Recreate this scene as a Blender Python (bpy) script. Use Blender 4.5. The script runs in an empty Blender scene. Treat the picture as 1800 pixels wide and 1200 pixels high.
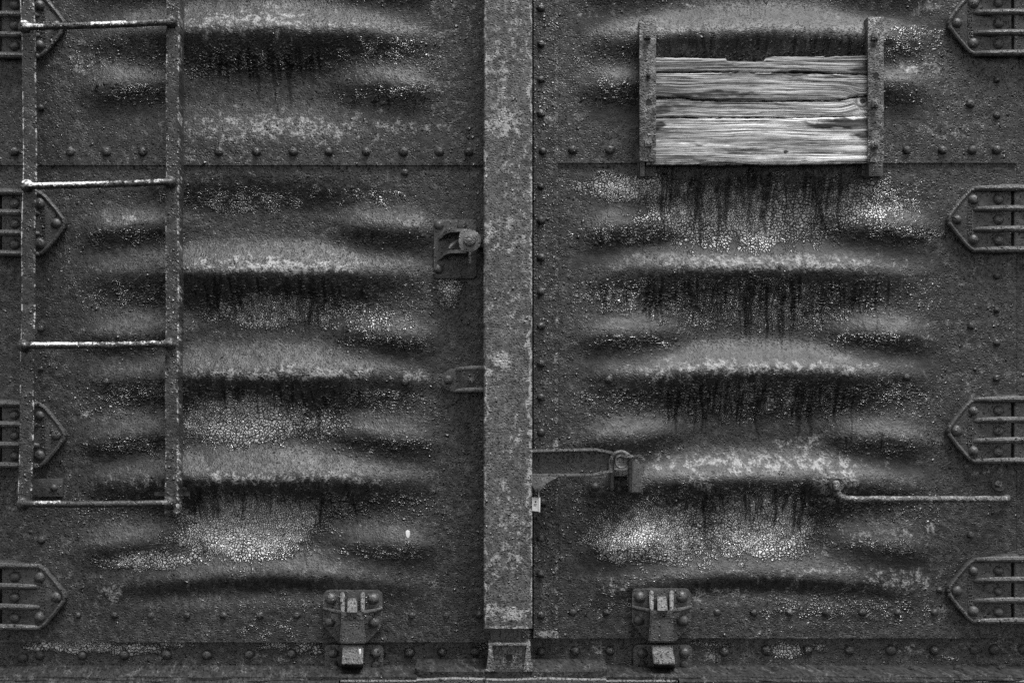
import bpy, bmesh, math, random
import numpy as np
from mathutils import Vector

R = math.radians
random.seed(7)
rng = np.random.default_rng(7)
sc = bpy.context.scene
COL = sc.collection

# ------------------------------------------------------------------ camera, sky, sun, exposure
S = 0.0016            # metres per photograph pixel on the door plane (Y = 0)
D = 4.0               # camera distance from the door plane
ZC = 2.0              # height of the camera
cam = bpy.data.cameras.new('camera'); cam.sensor_width = 36; cam.lens = 36 * D / (1800 * S)
cam.clip_start = 0.1; cam.clip_end = 200
co = bpy.data.objects.new('camera', cam); COL.objects.link(co)
co.location = (0, -D, ZC); co.rotation_euler = (R(90), 0, 0); sc.camera = co

SUN_AZ, SUN_EL = 146.0, 69.0
world = bpy.data.worlds.new('World'); sc.world = world; world.use_nodes = True
nt = world.node_tree
sky = nt.nodes.new('ShaderNodeTexSky'); sky.sky_type = 'NISHITA'; sky.sun_disc = False
sky.sun_elevation = R(SUN_EL); sky.sun_rotation = R(SUN_AZ); sky.air_density = 1.0; sky.dust_density = 1.0
bw = nt.nodes.new('ShaderNodeRGBToBW')      # black and white photograph
nt.links.new(sky.outputs[0], bw.inputs[0]); nt.links.new(bw.outputs[0], nt.nodes['Background'].inputs[0])
nt.nodes['Background'].inputs[1].default_value = 0.06
sun = bpy.data.lights.new('sun', 'SUN'); sun.energy = 1.5; sun.angle = R(30); sun.color = (1, 1, 1)
so = bpy.data.objects.new('sun', sun); COL.objects.link(so)
sdir = Vector((math.sin(R(SUN_AZ)) * math.cos(R(SUN_EL)), math.cos(R(SUN_AZ)) * math.cos(R(SUN_EL)), math.sin(R(SUN_EL))))
so.rotation_euler = sdir.to_track_quat('Z', 'Y').to_euler(); so.location = (2, -3, 6)
sc.view_settings.view_transform = 'Standard'; sc.view_settings.look = 'None'
sc.view_settings.gamma = 1; sc.view_settings.use_curve_mapping = False
sc.view_settings.exposure = 1.72
sc.cycles.max_bounces = 3; sc.cycles.diffuse_bounces = 2; sc.cycles.glossy_bounces = 2
sc.cycles.use_denoising = False

# ------------------------------------------------------------------ coordinates
def W(px, py, d=0.0):
    """photograph pixel on the plane standing d metres in front of the doors"""
    k = S * (D - d) / D
    return Vector(((px - 900) * k, -d, ZC + (600 - py) * k))

# ------------------------------------------------------------------ materials
class N:
    def __init__(self, name):
        self.m = bpy.data.materials.new(name); self.m.use_nodes = True
        self.t = self.m.node_tree; self.b = self.t.nodes['Principled BSDF']
    def n(self, typ, **kw):
        x = self.t.nodes.new(typ)
        for k, v in kw.items(): setattr(x, k, v)
        return x
    def put(self, sock, v):
        if isinstance(v, bpy.types.NodeSocket): self.t.links.new(v, sock)
        else: sock.default_value = v
    def math(self, op, a, b=0.0, c=0.0, clamp=False):
        x = self.n('ShaderNodeMath', operation=op, use_clamp=clamp)
        for i, v in enumerate((a, b, c)): self.put(x.inputs[i], v)
        return x.outputs[0]
    def add(self, a, b): return self.math('ADD', a, b)
    def mul(self, a, b): return self.math('MULTIPLY', a, b)
    def sub(self, a, b): return self.math('SUBTRACT', a, b)
    def step(self, v, lo, hi, a=0.0, b=1.0):
        x = self.n('ShaderNodeMapRange', interpolation_type='SMOOTHSTEP')
        for i, q in enumerate((v, lo, hi, a, b)): self.put(x.inputs[i], q)
        return x.outputs[0]
    def lin(self, v, lo, hi, a=0.0, b=1.0):
        x = self.n('ShaderNodeMapRange'); x.clamp = True
        for i, q in enumerate((v, lo, hi, a, b)): self.put(x.inputs[i], q)
        return x.outputs[0]
    def mix(self, f, a, b):
        x = self.n('ShaderNodeMix', data_type='FLOAT')
        self.put(x.inputs[0], f); self.put(x.inputs[2], a); self.put(x.inputs[3], b)
        return x.outputs[0]
    def noise(self, vec, scale, detail=4, rough=0.6, dist=0.0):
        x = self.n('ShaderNodeTexNoise', noise_dimensions='2D'); self.put(x.inputs['Vector'], vec)
        x.inputs['Scale'].default_value = scale; x.inputs['Detail'].default_value = detail
        x.inputs['Roughness'].default_value = rough; x.inputs['Distortion'].default_value = dist
        return x.outputs[0], x.outputs[1]
    def vor(self, vec, scale, feature='F1', rnd=1.0):
        x = self.n('ShaderNodeTexVoronoi', feature=feature, voronoi_dimensions='2D'); self.put(x.inputs['Vector'], vec)
        x.inputs['Scale'].default_value = scale; x.inputs['Randomness'].default_value = rnd
        return x
    def vmath(self, op, a, b):
        x = self.n('ShaderNodeVectorMath', operation=op)
        self.put(x.inputs[0], a); self.put(x.inputs[1], b)
        return x.outputs[0]
    def pos(self): return self.n('ShaderNodeNewGeometry').outputs['Position']
    def attr(self, name): return self.n('ShaderNodeAttribute', attribute_name=name).outputs['Fac']
    def grey(self, v):
        x = self.n('ShaderNodeCombineColor')
        for i in range(3): self.put(x.inputs[i], v)
        return x.outputs[0]

def metal_mat(name, base, rough=0.42, blister=0.5, pale=0.0, palecol=0.34, mottle=1.0, pit=0.4, bump=1.0, spec=0.5, net_amt=1.0):
    """old painted steel: mottled, pitted, blistered; point attributes add alligatored paint with painted gloss (crackle),
    bare pale worn paint and edges painted as lit (wear), run-down stains (drip) and calm patches (smooth)"""
    q = N(name); NET = 2.0 * net_amt
    sx = q.n('ShaderNodeSeparateXYZ'); q.put(sx.inputs[0], q.pos())
    cx = q.n('ShaderNodeCombineXYZ')
    q.put(cx.inputs[0], q.add(sx.outputs[0], q.mul(sx.outputs[1], 0.2))); q.put(cx.inputs[1], q.add(sx.outputs[2], q.mul(sx.outputs[1], 0.25)))
    P = cx.outputs[0]
    crackle, wear_lit, drip, smooth, blis = (q.attr(a) for a in ('crackle', 'wear_lit', 'drip', 'smooth', 'blister'))
    _, wc = q.noise(P, 38, 1)
    Pw = q.vmath('ADD', P, q.vmath('MULTIPLY', q.vmath('SUBTRACT', wc, (0.5, 0.5, 0.5)), (0.016, 0.016, 0.016)))
    big, _ = q.noise(P, 5.5, 3, 0.6)
    med, _ = q.noise(P, 52, 4, 0.72)
    fine, _ = q.noise(P, 210, 2, 0.7)
    rusty = q.math('SUBTRACT', 1.0, smooth)
    # blisters and droplets, pits
    v1 = q.vor(Pw, 82); v2 = q.vor(Pw, 165)
    r1 = q.n('ShaderNodeSeparateColor'); q.put(r1.inputs[0], v1.outputs['Color'])
    r2 = q.n('ShaderNodeSeparateColor'); q.put(r2.inputs[0], v2.outputs['Color'])
    amount = q.math('ADD', q.mul(q.lin(big, 0.35, 0.65), blister), blis, clamp=True)
    on1 = q.math('LESS_THAN', r1.outputs[0], q.mul(amount, 0.5))
    on2 = q.math('LESS_THAN', r2.outputs[0], q.mul(amount, 0.9))
    d1 = q.mul(q.step(v1.outputs['Distance'], 0.4, 0.0), on1)
    d2 = q.mul(q.step(v2.outputs['Distance'], 0.5, 0.0), on2)
    dome = q.mul(q.math('MAXIMUM', d1, q.mul(d2, 0.55)), q.mix(smooth, 1.0, 0.12))
    pits = q.mul(q.mul(q.step(v2.outputs['Distance'], 0.5, 0.1), q.math('LESS_THAN', r2.outputs[1], pit)), rusty)
    # alligatored paint in two sizes
    ve = q.vor(Pw, 112, 'DISTANCE_TO_EDGE'); ve2 = q.vor(Pw, 172, 'DISTANCE_TO_EDGE')
    edge = q.mix(q.step(big, 0.44, 0.56), ve2.outputs['Distance'], ve.outputs['Distance'])
    cn, _ = q.noise(P, 26, 3, 0.75)
    cmask = q.step(q.add(crackle, q.mul(q.sub(cn, 0.5), 1.5)), 0.34, 0.54)
    cell = q.step(edge, 0.04, 0.19)
    # worn pale paint, also edges painted as lit
    wn = q.add(q.mul(cn, 0.9), q.add(q.mul(med, 0.45), q.mul(fine, 0.35)))
    wmask = q.step(q.add(wear_lit, q.add(q.mul(q.sub(wn, 0.85), 1.7), pale)), 0.25, 0.8)
    spot = q.mul(q.step(v1.outputs['Distance'], 0.55, 0.25), q.math('LESS_THAN', r1.outputs[1], 0.5))
    wmask = q.mul(q.mul(wmask, q.step(q.add(wear_lit, pale), 0.02, 0.12)), q.mix(q.mul(spot, q.step(wear_lit, 1.0, 0.75)), 1.0, 0.15))
    # colour
    v = q.mul(q.lin(med, 0.28, 0.72, 1 - 0.55 * mottle, 1 + 0.6 * mottle), q.lin(big, 0.3, 0.7, 0.75, 1.25))
    v = q.mul(v, q.lin(fine, 0.25, 0.75, 0.55, 1.5))
    v = q.mul(q.mix(smooth, v, q.mul(q.lin(fine, 0.2, 0.8, 0.9, 1.7), q.lin(cn, 0.3, 0.7, 0.8, 1.2))), base)
    v = q.mul(v, q.mix(pits, 1.0, 0.3))
    net = q.mul(q.mul(q.step(edge, 0.16, 0.02), q.step(cn, 0.5, 0.68)), q.mul(rusty, NET))
    v = q.mul(v, q.add(1.0, net))
    v = q.mul(v, q.mix(dome, 1.0, 0.45))
    palev = q.mul(q.lin(fine, 0.2, 0.8, 0.55, 1.3), palecol)
    v = q.mix(q.mul(wmask, q.mix(pits, 1.0, 0.25)), v, palev)
    cell_gloss = q.mul(q.lin(med, 0.3, 0.7, 0.45, 1.6), q.step(q.add(crackle, q.mul(q.sub(cn, 0.5), 0.8)), 0.5, 1.05, 0.018, 0.48))  # pale cell tone paints wet sky glints into the base colour
    v = q.mix(cmask, v, q.mix(cell, 0.006, cell_gloss))
    dmask = q.step(q.add(drip, q.mul(q.sub(cn, 0.5), 0.9)), 0.2, 0.85)
    v = q.mul(v, q.mix(dmask, 1.0, 0.33))
    q.put(q.b.inputs['Base Color'], q.grey(v))
    # gloss
    r = q.lin(med, 0.2, 0.8, rough + 0.14, rough - 0.12)
    r = q.mix(q.math('MINIMUM', q.mul(dome, 2.0), 1.0), r, 0.22)
    r = q.mix(q.mul(cmask, cell), r, 0.14)
    r = q.mix(wmask, r, 0.5)
    r = q.mix(smooth, r, 0.5)
    q.put(q.b.inputs['Roughness'], r)
    q.put(q.b.inputs['Specular IOR Level'], q.mix(dmask, q.mix(q.math('MAXIMUM', q.mul(cmask, cell), q.mul(dome, q.math('ADD', q.mul(blis, 0.6), 0.3, clamp=True))), q.mix(smooth, spec * 0.5, 0.12), 1.0), 0.15))
    q.b.inputs['IOR'].default_value = 1.85
    # relief in millimetres
    dome_c = q.mul(cmask, q.step(edge, 0.0, 0.24))
    h = q.add(q.mul(med, 2.0), q.mul(q.mul(fine, 0.8), q.mix(smooth, 1.0, 0.3)))
    h = q.add(h, q.mul(dome, 3.4)); h = q.sub(h, q.mul(pits, 1.0))
    h = q.add(h, q.mul(dome_c, 1.9))
    bn = q.n('ShaderNodeBump'); q.put(bn.inputs['Height'], h)
    bn.inputs['Distance'].default_value = 0.001 * bump; bn.inputs['Strength'].default_value = 1.0
    q.put(q.b.inputs['Normal'], bn.outputs[0])
    return q.m

def wood_mat(name):
    q = N(name); g = q.attr('grain'); dark = q.attr('stain')
    P = q.pos(); sx = q.n('ShaderNodeSeparateXYZ'); q.put(sx.inputs[0], P)
    def vec(kx, kg, off=0.0):
        c = q.n('ShaderNodeCombineXYZ')
        q.put(c.inputs[0], q.add(q.mul(sx.outputs[0], kx), off)); q.put(c.inputs[1], q.mul(g, kg))
        return c.outputs[0]
    lines, _ = q.noise(vec(3.5, 0.34), 1.0, 4, 0.8)          # g is in photograph pixels
    thin, _ = q.noise(vec(5.0, 1.1, 3.3), 1.0, 2, 0.6)
    broad, _ = q.noise(vec(2.4, 0.05, 7.7), 1.0, 3, 0.6)
    crk, _ = q.noise(vec(2.6, 0.42, 12.1), 1.0, 4, 0.75)
    cz = q.n('ShaderNodeCombineXYZ'); q.put(cz.inputs[0], sx.outputs[0]); q.put(cz.inputs[1], sx.outputs[2])
    grit, _ = q.noise(cz.outputs[0], 300, 2, 0.6)
    v = q.lin(lines, 0.32, 0.6, 0.18, 0.8)
    v = q.mul(v, q.lin(thin, 0.3, 0.7, 0.45, 1.4))
    v = q.mul(v, q.lin(broad, 0.34, 0.6, 0.5, 1.25))
    v = q.mul(v, q.lin(grit, 0.2, 0.8, 0.8, 1.2))
    cr = q.step(crk, 0.435, 0.37)
    st = q.step(q.add(dark, q.mul(q.sub(lines, 0.5), 1.6)), 0.3, 0.75)
    v = q.mul(v, q.attr('tone')); v = q.mul(v, q.mix(st, 1.0, 0.1)); v = q.mul(v, q.mix(cr, 1.0, 0.08))
    q.put(q.b.inputs['Base Color'], q.grey(v)); q.b.inputs['Roughness'].default_value = 0.7
    q.b.inputs['Specular IOR Level'].default_value = 0.3
    h = q.add(q.mul(lines, 3.0), q.add(q.mul(thin, 0.9), q.mul(cr, -3.0)))
    bn = q.n('ShaderNodeBump'); q.put(bn.inputs['Height'], h); bn.inputs['Distance'].default_value = 0.001
    q.put(q.b.inputs['Normal'], bn.outputs[0])
    return q.m

def plain_mat(name, v, rough=0.5):
    q = N(name); n, _ = q.noise(q.pos(), 90, 4)
    q.put(q.b.inputs['Base Color'], q.grey(q.lin(n, 0.2, 0.8, v * 0.75, v * 1.2))); q.b.inputs['Roughness'].default_value = rough
    return q.m

M = dict(
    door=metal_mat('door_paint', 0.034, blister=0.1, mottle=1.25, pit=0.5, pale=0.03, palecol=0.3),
    bar=metal_mat('bar_steel', 0.085, blister=0.1, pale=0.0, palecol=0.4, mottle=1.2, pit=0.5, rough=0.5, net_amt=0.5),
    iron=metal_mat('cast_iron_paint', 0.062, blister=0.25, pit=0.15, mottle=0.55, net_amt=0.15, rough=0.4),
    ladder=metal_mat('ladder_paint', 0.04, blister=0.5, pit=0.3, palecol=0.75),
    bracket=metal_mat('bracket_steel', 0.11, blister=0.2, pale=0.03, palecol=0.42, mottle=1.5, pit=0.8, rough=0.55),
    sill=metal_mat('sill_paint', 0.034, blister=0.3),
    ledge=metal_mat('ledge_rust', 0.03, blister=0.1, mottle=1.0, rough=0.8, spec=0.2),
    arm=metal_mat('arm_lit_paint', 0.13, blister=0.15, pit=0.2, mottle=0.5, net_amt=0.1),  # raised tone paints the light caught by forward edges
    keeper=metal_mat('keeper_iron', 0.12, blister=0.1, pit=0.85, mottle=1.2, rough=0.55),
    armweb_shaded=metal_mat('arm_web_shaded_paint', 0.045, blister=0.9, pit=0.3, mottle=0.6, net_amt=0.1),  # darker copy of the arm colour, recess shade painted into the web
    wood=wood_mat('weathered_wood'),
    tag=plain_mat('seal_plastic', 0.75, 0.4), print=plain_mat('seal_print', 0.03),
    black=plain_mat('dark_gap', 0.012, 0.8),
    wet=metal_mat('wet_bright_steel', 0.12, blister=0.9, rough=0.25, palecol=0.7),
)

# ------------------------------------------------------------------ object helpers
WL = {}
def link(o, parent, wloc):
    COL.objects.link(o); WL[o.name] = Vector(wloc)
    if parent is not None:
        o.parent = parent; o.location = Vector(wloc) - WL[parent.name]
    else: o.location = wloc
    return o
def thing(name, loc, label, cat, kind='thing', group=None):
    o = bpy.data.objects.new(name, None); o.empty_display_size = 0.05
    link(o, None, loc); o['label'] = label; o['category'] = cat; o['kind'] = kind
    if group: o['group'] = group
    return o
def mesh_obj(name, me, mat, parent, smooth=35):
    n = len(me.vertices); a = np.empty(n * 3, np.float32); me.vertices.foreach_get('co', a); a = a.reshape(-1, 3)
    c = (a.min(0) + a.max(0)) / 2
    me.vertices.foreach_set('co', (a - c).ravel())
    me.materials.append(M[mat] if isinstance(mat, str) else mat)
    if smooth is not None:
        me.shade_smooth(); me.set_sharp_from_angle(angle=R(smooth))
    me.update()
    return link(bpy.data.objects.new(name, me), parent, [float(x) for x in c])
def bm_obj(name, bm, mat, parent, smooth=35):
    bmesh.ops.recalc_face_normals(bm, faces=bm.faces)
    me = bpy.data.meshes.new(name); bm.to_mesh(me); bm.free()
    return mesh_obj(name, me, mat, parent, smooth)

def add_prism(bm, poly, d0, d1, bevel=0.003, scale_d=None, taper=0.0):
    """pixel outline extruded from depth d0 out to d1 (metres in front of the doors), front edge rounded"""
    sd = d1 if scale_d is None else scale_d
    pts = [W(x, y, sd) for x, y in poly]
    c = sum(pts, Vector()) / len(pts)
    back = [bm.verts.new((p.x, -d0, p.z)) for p in pts]
    fr = [bm.verts.new((c.x + (p.x - c.x) * (1 - taper), -d1, c.z + (p.z - c.z) * (1 - taper))) for p in pts]
    n = len(pts); f = bm.faces.new(fr); bm.faces.new(back[::-1])
    for i in range(n): bm.faces.new((back[i], back[(i + 1) % n], fr[(i + 1) % n], fr[i]))
    if bevel:
        es = list(f.edges) + [e for v in fr for e in v.link_edges if e not in f.edges]
        bmesh.ops.bevel(bm, geom=list(set(es)), offset=bevel, segments=2, affect='EDGES', profile=0.6, clamp_overlap=True)
def add_hull(bm, front, back, bevel=0.002):
    """a block between two quads given as (px, py, depth)"""
    a = [bm.verts.new(W(*p)) for p in front]; b = [bm.verts.new(W(*p)) for p in back]
    n = len(a); fs = [bm.faces.new(a), bm.faces.new(b[::-1])]
    for i in range(n): fs.append(bm.faces.new((b[i], b[(i + 1) % n], a[(i + 1) % n], a[i])))
    if bevel:
        bmesh.ops.bevel(bm, geom=list({e for f in fs for e in f.edges}), offset=bevel, segments=2, affect='EDGES', clamp_overlap=True)
def add_tube(bm, pts, r, seg=12, flat=1.0):
    pts = [Vector(p) for p in pts]; rings = []
    rs = r if isinstance(r, (list, tuple)) else [r] * len(pts)
    for i, p in enumerate(pts):
        t = (pts[min(i + 1, len(pts) - 1)] - pts[max(i - 1, 0)]).normalized()
        up = Vector((0, 0, 1)) if abs(t.z) < 0.9 else Vector((0, 1, 0))
        a = t.cross(up).normalized(); b = a.cross(t).normalized()
        rings.append([bm.verts.new(p + (a * math.cos(k * 2 * math.pi / seg) * flat + b * math.sin(k * 2 * math.pi / seg)) * rs[i]) for k in range(seg)])
    for i in range(len(rings) - 1):
        for k in range(seg):
            bm.faces.new((rings[i][k], rings[i][(k + 1) % seg], rings[i + 1][(k + 1) % seg], rings[i + 1][k]))
    bm.faces.new(rings[0][::-1]); bm.faces.new(rings[-1])
def add_lathe(bm, px, py, d, prof, seg=16, axis='y', wob=0.0):
    """(radius, out) profile turned round the axis that points at the camera"""
    c = W(px, py, d); rings = []; ph = random.random() * 6
    for r, o in prof:
        if r <= 1e-6: rings.append([bm.verts.new(c + Vector((0, -o, 0)))]); continue
        rings.append([bm.verts.new(c + Vector((math.cos(k * 2 * math.pi / seg) * r * (1 + wob * math.sin(2 * k * 2 * math.pi / seg + ph)), -o, math.sin(k * 2 * math.pi / seg) * r))) for k in range(seg)])
    for i in range(len(rings) - 1):
        a, b = rings[i], rings[i + 1]
        for k in range(seg):
            k2 = (k + 1) % seg
            if len(b) == 1: bm.faces.new((a[k], a[k2], b[0]))
            elif len(a) == 1: bm.faces.new((a[0], b[k2], b[k]))
            else: bm.faces.new((a[k], a[k2], b[k2], b[k]))
def arc(cx, cy, r, a0, a1, n=8, ry=None):
    ry = r if ry is None else ry
    return [(cx + r * math.cos(R(a0 + (a1 - a0) * i / n)), cy - ry * math.sin(R(a0 + (a1 - a0) * i / n))) for i in range(n + 1)]
def rrect(x0, y0, x1, y1, r=6, n=3):
    return arc(x1 - r, y0 + r, r, 90, 0, n) + arc(x1 - r, y1 - r, r, 0, -90, n) + arc(x0 + r, y1 - r, r, -90, -180, n) + arc(x0 + r, y0 + r, r, 180, 90, n)

# rivet heads share a handful of meshes
RIV = []
for k in range(6):
    bm = bmesh.new(); s = 1 + 0.1 * random.uniform(-1, 1); c = W(900, 600)
    add_lathe(bm, 900, 600, 0, [(0.0148 * s, -0.004), (0.0142 * s, 0.001), (0.0125 * s, 0.006), (0.0082 * s, 0.0098), (0.0, 0.0112)], 12, wob=0.03 + 0.03 * random.random())
    bmesh.ops.translate(bm, verts=bm.verts, vec=-c); bmesh.ops.recalc_face_normals(bm, faces=bm.faces)
    me = bpy.data.meshes.new('rivet'); bm.to_mesh(me); bm.free(); me.shade_smooth(); RIV.append(me)
RIVM = {}
def rivet(px, py, d, parent, mat='door', size=1.0, name='rivet'):
    k = (random.randrange(6), mat)
    if k not in RIVM:
        me = RIV[k[0]].copy(); me.materials.append(M[mat]); RIVM[k] = me
    o = bpy.data.objects.new(name, RIVM[k]); link(o, parent, W(px, py, d))
    s = size * random.uniform(0.93, 1.05); o.scale = (s, size * random.uniform(0.85, 1.1), s)
    o.rotation_euler = (R(random.uniform(-4, 4)), random.uniform(0, 6.28), R(random.uniform(-4, 4)))
    return o

# ------------------------------------------------------------------ value noise and masks for the sheets
def vnoise(x, y, seed):
    r = np.random.default_rng(seed); t = r.random((64, 64))
    xi = np.floor(x).astype(int); yi = np.floor(y).astype(int); fx = x - xi; fy = y - yi
    fx = fx * fx * (3 - 2 * fx); fy = fy * fy * (3 - 2 * fy)
    g = lambda a, b: t[a % 64, b % 64]
    return (g(xi, yi) * (1 - fx) + g(xi + 1, yi) * fx) * (1 - fy) + (g(xi, yi + 1) * (1 - fx) + g(xi + 1, yi + 1) * fx) * fy
def fbm(x, y, seed, o=4):
    v = 0; a = 0.5; s = 0
    for i in range(o): v = v + a * vnoise(x * 2 ** i, y * 2 ** i, seed + i); s += a; a *= 0.55
    return v / s
def blobs(X, Y, lst):
    m = np.zeros_like(X)
    wx = X + 26 * (fbm(X / 40, Y / 40, 90) - 0.5); wy = Y + 18 * (fbm(X / 30, Y / 30, 95) - 0.5)
    for cx, cy, rx, ry, s in lst:
        r2 = ((wx - cx) / rx) ** 2 + ((wy - cy) / ry) ** 2
        m = np.maximum(m, s * np.exp(-r2 ** 1.6 * 0.7))
    return m
def drips(X, Y, lst):
    m = np.zeros_like(X)
    for x0, x1, y0, ln, n, wid in lst:
        for i in range(n):
            x = rng.uniform(x0, x1); ys = y0 + rng.uniform(-14, 14); L = ln * rng.uniform(0.4, 1.25); w = wid * rng.uniform(0.55, 1.9)
            ph = rng.uniform(0, 6); sel = (np.abs(X - x) < 26) & (Y > ys - 12) & (Y < ys + L + 12)
            xs = X[sel]; yy = Y[sel]; t = np.clip((yy - ys) / L, 0, 1)
            path = x + 3.2 * np.sin(yy / 27 + ph) + 1.5 * np.sin(yy / 11 + ph * 2)
            wd = w * (1.15 - 0.75 * t)
            v = np.exp(-((xs - path) / wd) ** 2) * np.clip((yy - ys + 12) / 30, 0, 1) * np.clip((ys + L + 8 - yy) / 30, 0, 1) * rng.uniform(0.6, 1.1)
            m[sel] = np.maximum(m[sel], v)
    return m

def sst(a, b, x):
    t = np.clip((x - a) / (b - a), 0, 1); return t * t * (3 - 2 * t)

MAIN = [-290, -120, 62, 475, 660, 845]
DART = [-205, -30, 148, 398, 586, 766, 955]
def relief(X, Y, cx, half):
    """millimetres proud of the flat rim: long lens shaped ribs, short darts between their ends"""
    wx = X + 10 * (fbm(X / 90, Y / 90, 11, 2) - 0.5); wy = Y + 13 * (fbm(X / 80, Y / 60, 17, 3) - 0.5)
    u = np.abs((wx - cx) / half); uc = np.clip(u, 0, 1)
    lens = np.clip(1 - uc ** 2, 0, 1) ** 0.85; wy = wy + 17 * lens - 10; fade = sst(1.0, 0.8, uc)
    val = sst(0.86, 0.30, uc)                                     # how deep the hollows lie
    V = 30 * val
    top = np.full_like(X, -1e9)
    def rib(yc, crest, up, dn, flat_up=0, flat_dn=0):
        t = wy - yc
        a = np.clip((-t - flat_up) / up, 0, 1); b = np.clip((t - flat_dn) / dn, 0, 1)
        s = np.where(t < 0, (1 - a) ** 1.35, (1 - b) ** 1.1)
        return -V + (crest + V) * s
    for i, y in enumerate(MAIN):
        va = 1 + 0.16 * math.sin(i * 2.3 + cx)
        top = np.maximum(top, rib(y + 4 * math.sin(i * 1.7 + cx), (7 + 29 * lens) * fade * va, 18 + 40 * lens, 16 + 66 * lens))
    top = np.maximum(top, rib(1020, (4 + 18 * lens) * fade, 24 + 44 * lens, 44))
    top = np.maximum(top, rib(288, 0 * lens, 72, 50, 42, 34))    # riveted lap
    top = np.maximum(top, rib(1300, 0 * lens, 40, 40, 236, 400))  # bottom rim
    bell = np.exp(-((u - 0.66) / 0.26) ** 4)
    dl = np.sqrt(np.clip(1 - ((u - 0.66) / 0.36) ** 2, 0, 1))
    for y in DART:
        t = wy - y; up = 14 + 28 * dl; dn = 14 + 36 * dl
        s = np.where(t < 0, (1 - np.clip(-t / up, 0, 1)) ** 1.35, (1 - np.clip(t / dn, 0, 1)) ** 1.2)
        top = top + 34 * s * bell
    h = np.where(uc >= 1, 0, top)
    if h.shape[0] > 60:                                            # pressed sheet: round the noses off
        st = (Y[-1, 0] - Y[0, 0]) / (h.shape[0] - 1)
        for it in range(3):
            k = max(1, int(round(8.5 / st))); p = np.pad(h, ((k, k), (0, 0)), mode='edge'); c = np.cumsum(np.pad(p, ((1, 0), (0, 0))), axis=0)
            h = (c[2 * k + 1:] - c[:-2 * k - 1]) / (2 * k + 1)
        k = max(1, int(round(6.0 / st))); p = np.pad(h, ((0, 0), (k, k)), mode='edge'); c = np.cumsum(np.pad(p, ((0, 0), (1, 0))), axis=1)
        h = (c[:, 2 * k + 1:] - c[:, :-2 * k - 1]) / (2 * k + 1)
    h = h + 2.2 * (fbm(X / 120, Y / 90, 31, 3) - 0.5) + 2.4 * (fbm(X / 20, Y / 16, 41, 2) - 0.5)
    return h

def sheet(name, x0, x1, y0, y1, step, hfun, mat, parent, attrs, d0=0.0, thick=0.006):
    nx = int((x1 - x0) / step) + 1; ny = int((y1 - y0) / step) + 1
    xs = np.linspace(x0, x1, nx); ys = np.linspace(y0, y1, ny); X, Y = np.meshgrid(xs, ys)
    H = hfun(X, Y) / 1000 + d0
    co_ = np.stack([(X - 900) * S, -H, ZC + (600 - Y) * S], -1).reshape(-1, 3)
    idx = np.arange(nx * ny).reshape(ny, nx)
    q = np.stack([idx[:-1, :-1], idx[1:, :-1], idx[1:, 1:], idx[:-1, 1:]], -1).reshape(-1, 4)
    rim = np.concatenate([idx[0, :], idx[1:, -1], idx[-1, -2::-1], idx[-2:0:-1, 0]])
    nb = len(rim); bk = co_[rim].copy(); bk[:, 1] += thick
    base = nx * ny; j = np.arange(nb); j2 = (j + 1) % nb
    q2 = np.stack([rim[j], rim[j2], base + j2, base + j], -1)
    V = np.concatenate([co_, bk]).astype(np.float32); F = np.concatenate([q, q2]).astype(np.int32)
    me = bpy.data.meshes.new(name); me.vertices.add(len(V)); me.vertices.foreach_set('co', V.ravel())
    me.loops.add(F.size); me.loops.foreach_set('vertex_index', F.ravel())
    me.polygons.add(len(F)); me.polygons.foreach_set('loop_start', np.arange(0, F.size, 4, dtype=np.int32))
    me.update(calc_edges=True)
    for k, fn in attrs.items():
        v = fn(X, Y).reshape(-1); v = np.concatenate([v, v.reshape(ny, nx).reshape(-1)[rim]]).astype(np.float32)
        a = me.attributes.new(k, 'FLOAT', 'POINT'); a.data.foreach_set('value', v)
    return mesh_obj(name, me, mat, parent, smooth=50)

# ------------------------------------------------------------------ the two doors
LX, LH, RX, RH = 455, 330, 1330, 325
left = thing('door_leaf', W(465, 1128), 'dark riveted steel freight door carrying the ladder, left of the lock bar', 'door')
right = thing('door_leaf', W(1360, 1122), 'dark riveted steel freight door carrying the board brackets and low grab rail', 'door')

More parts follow.
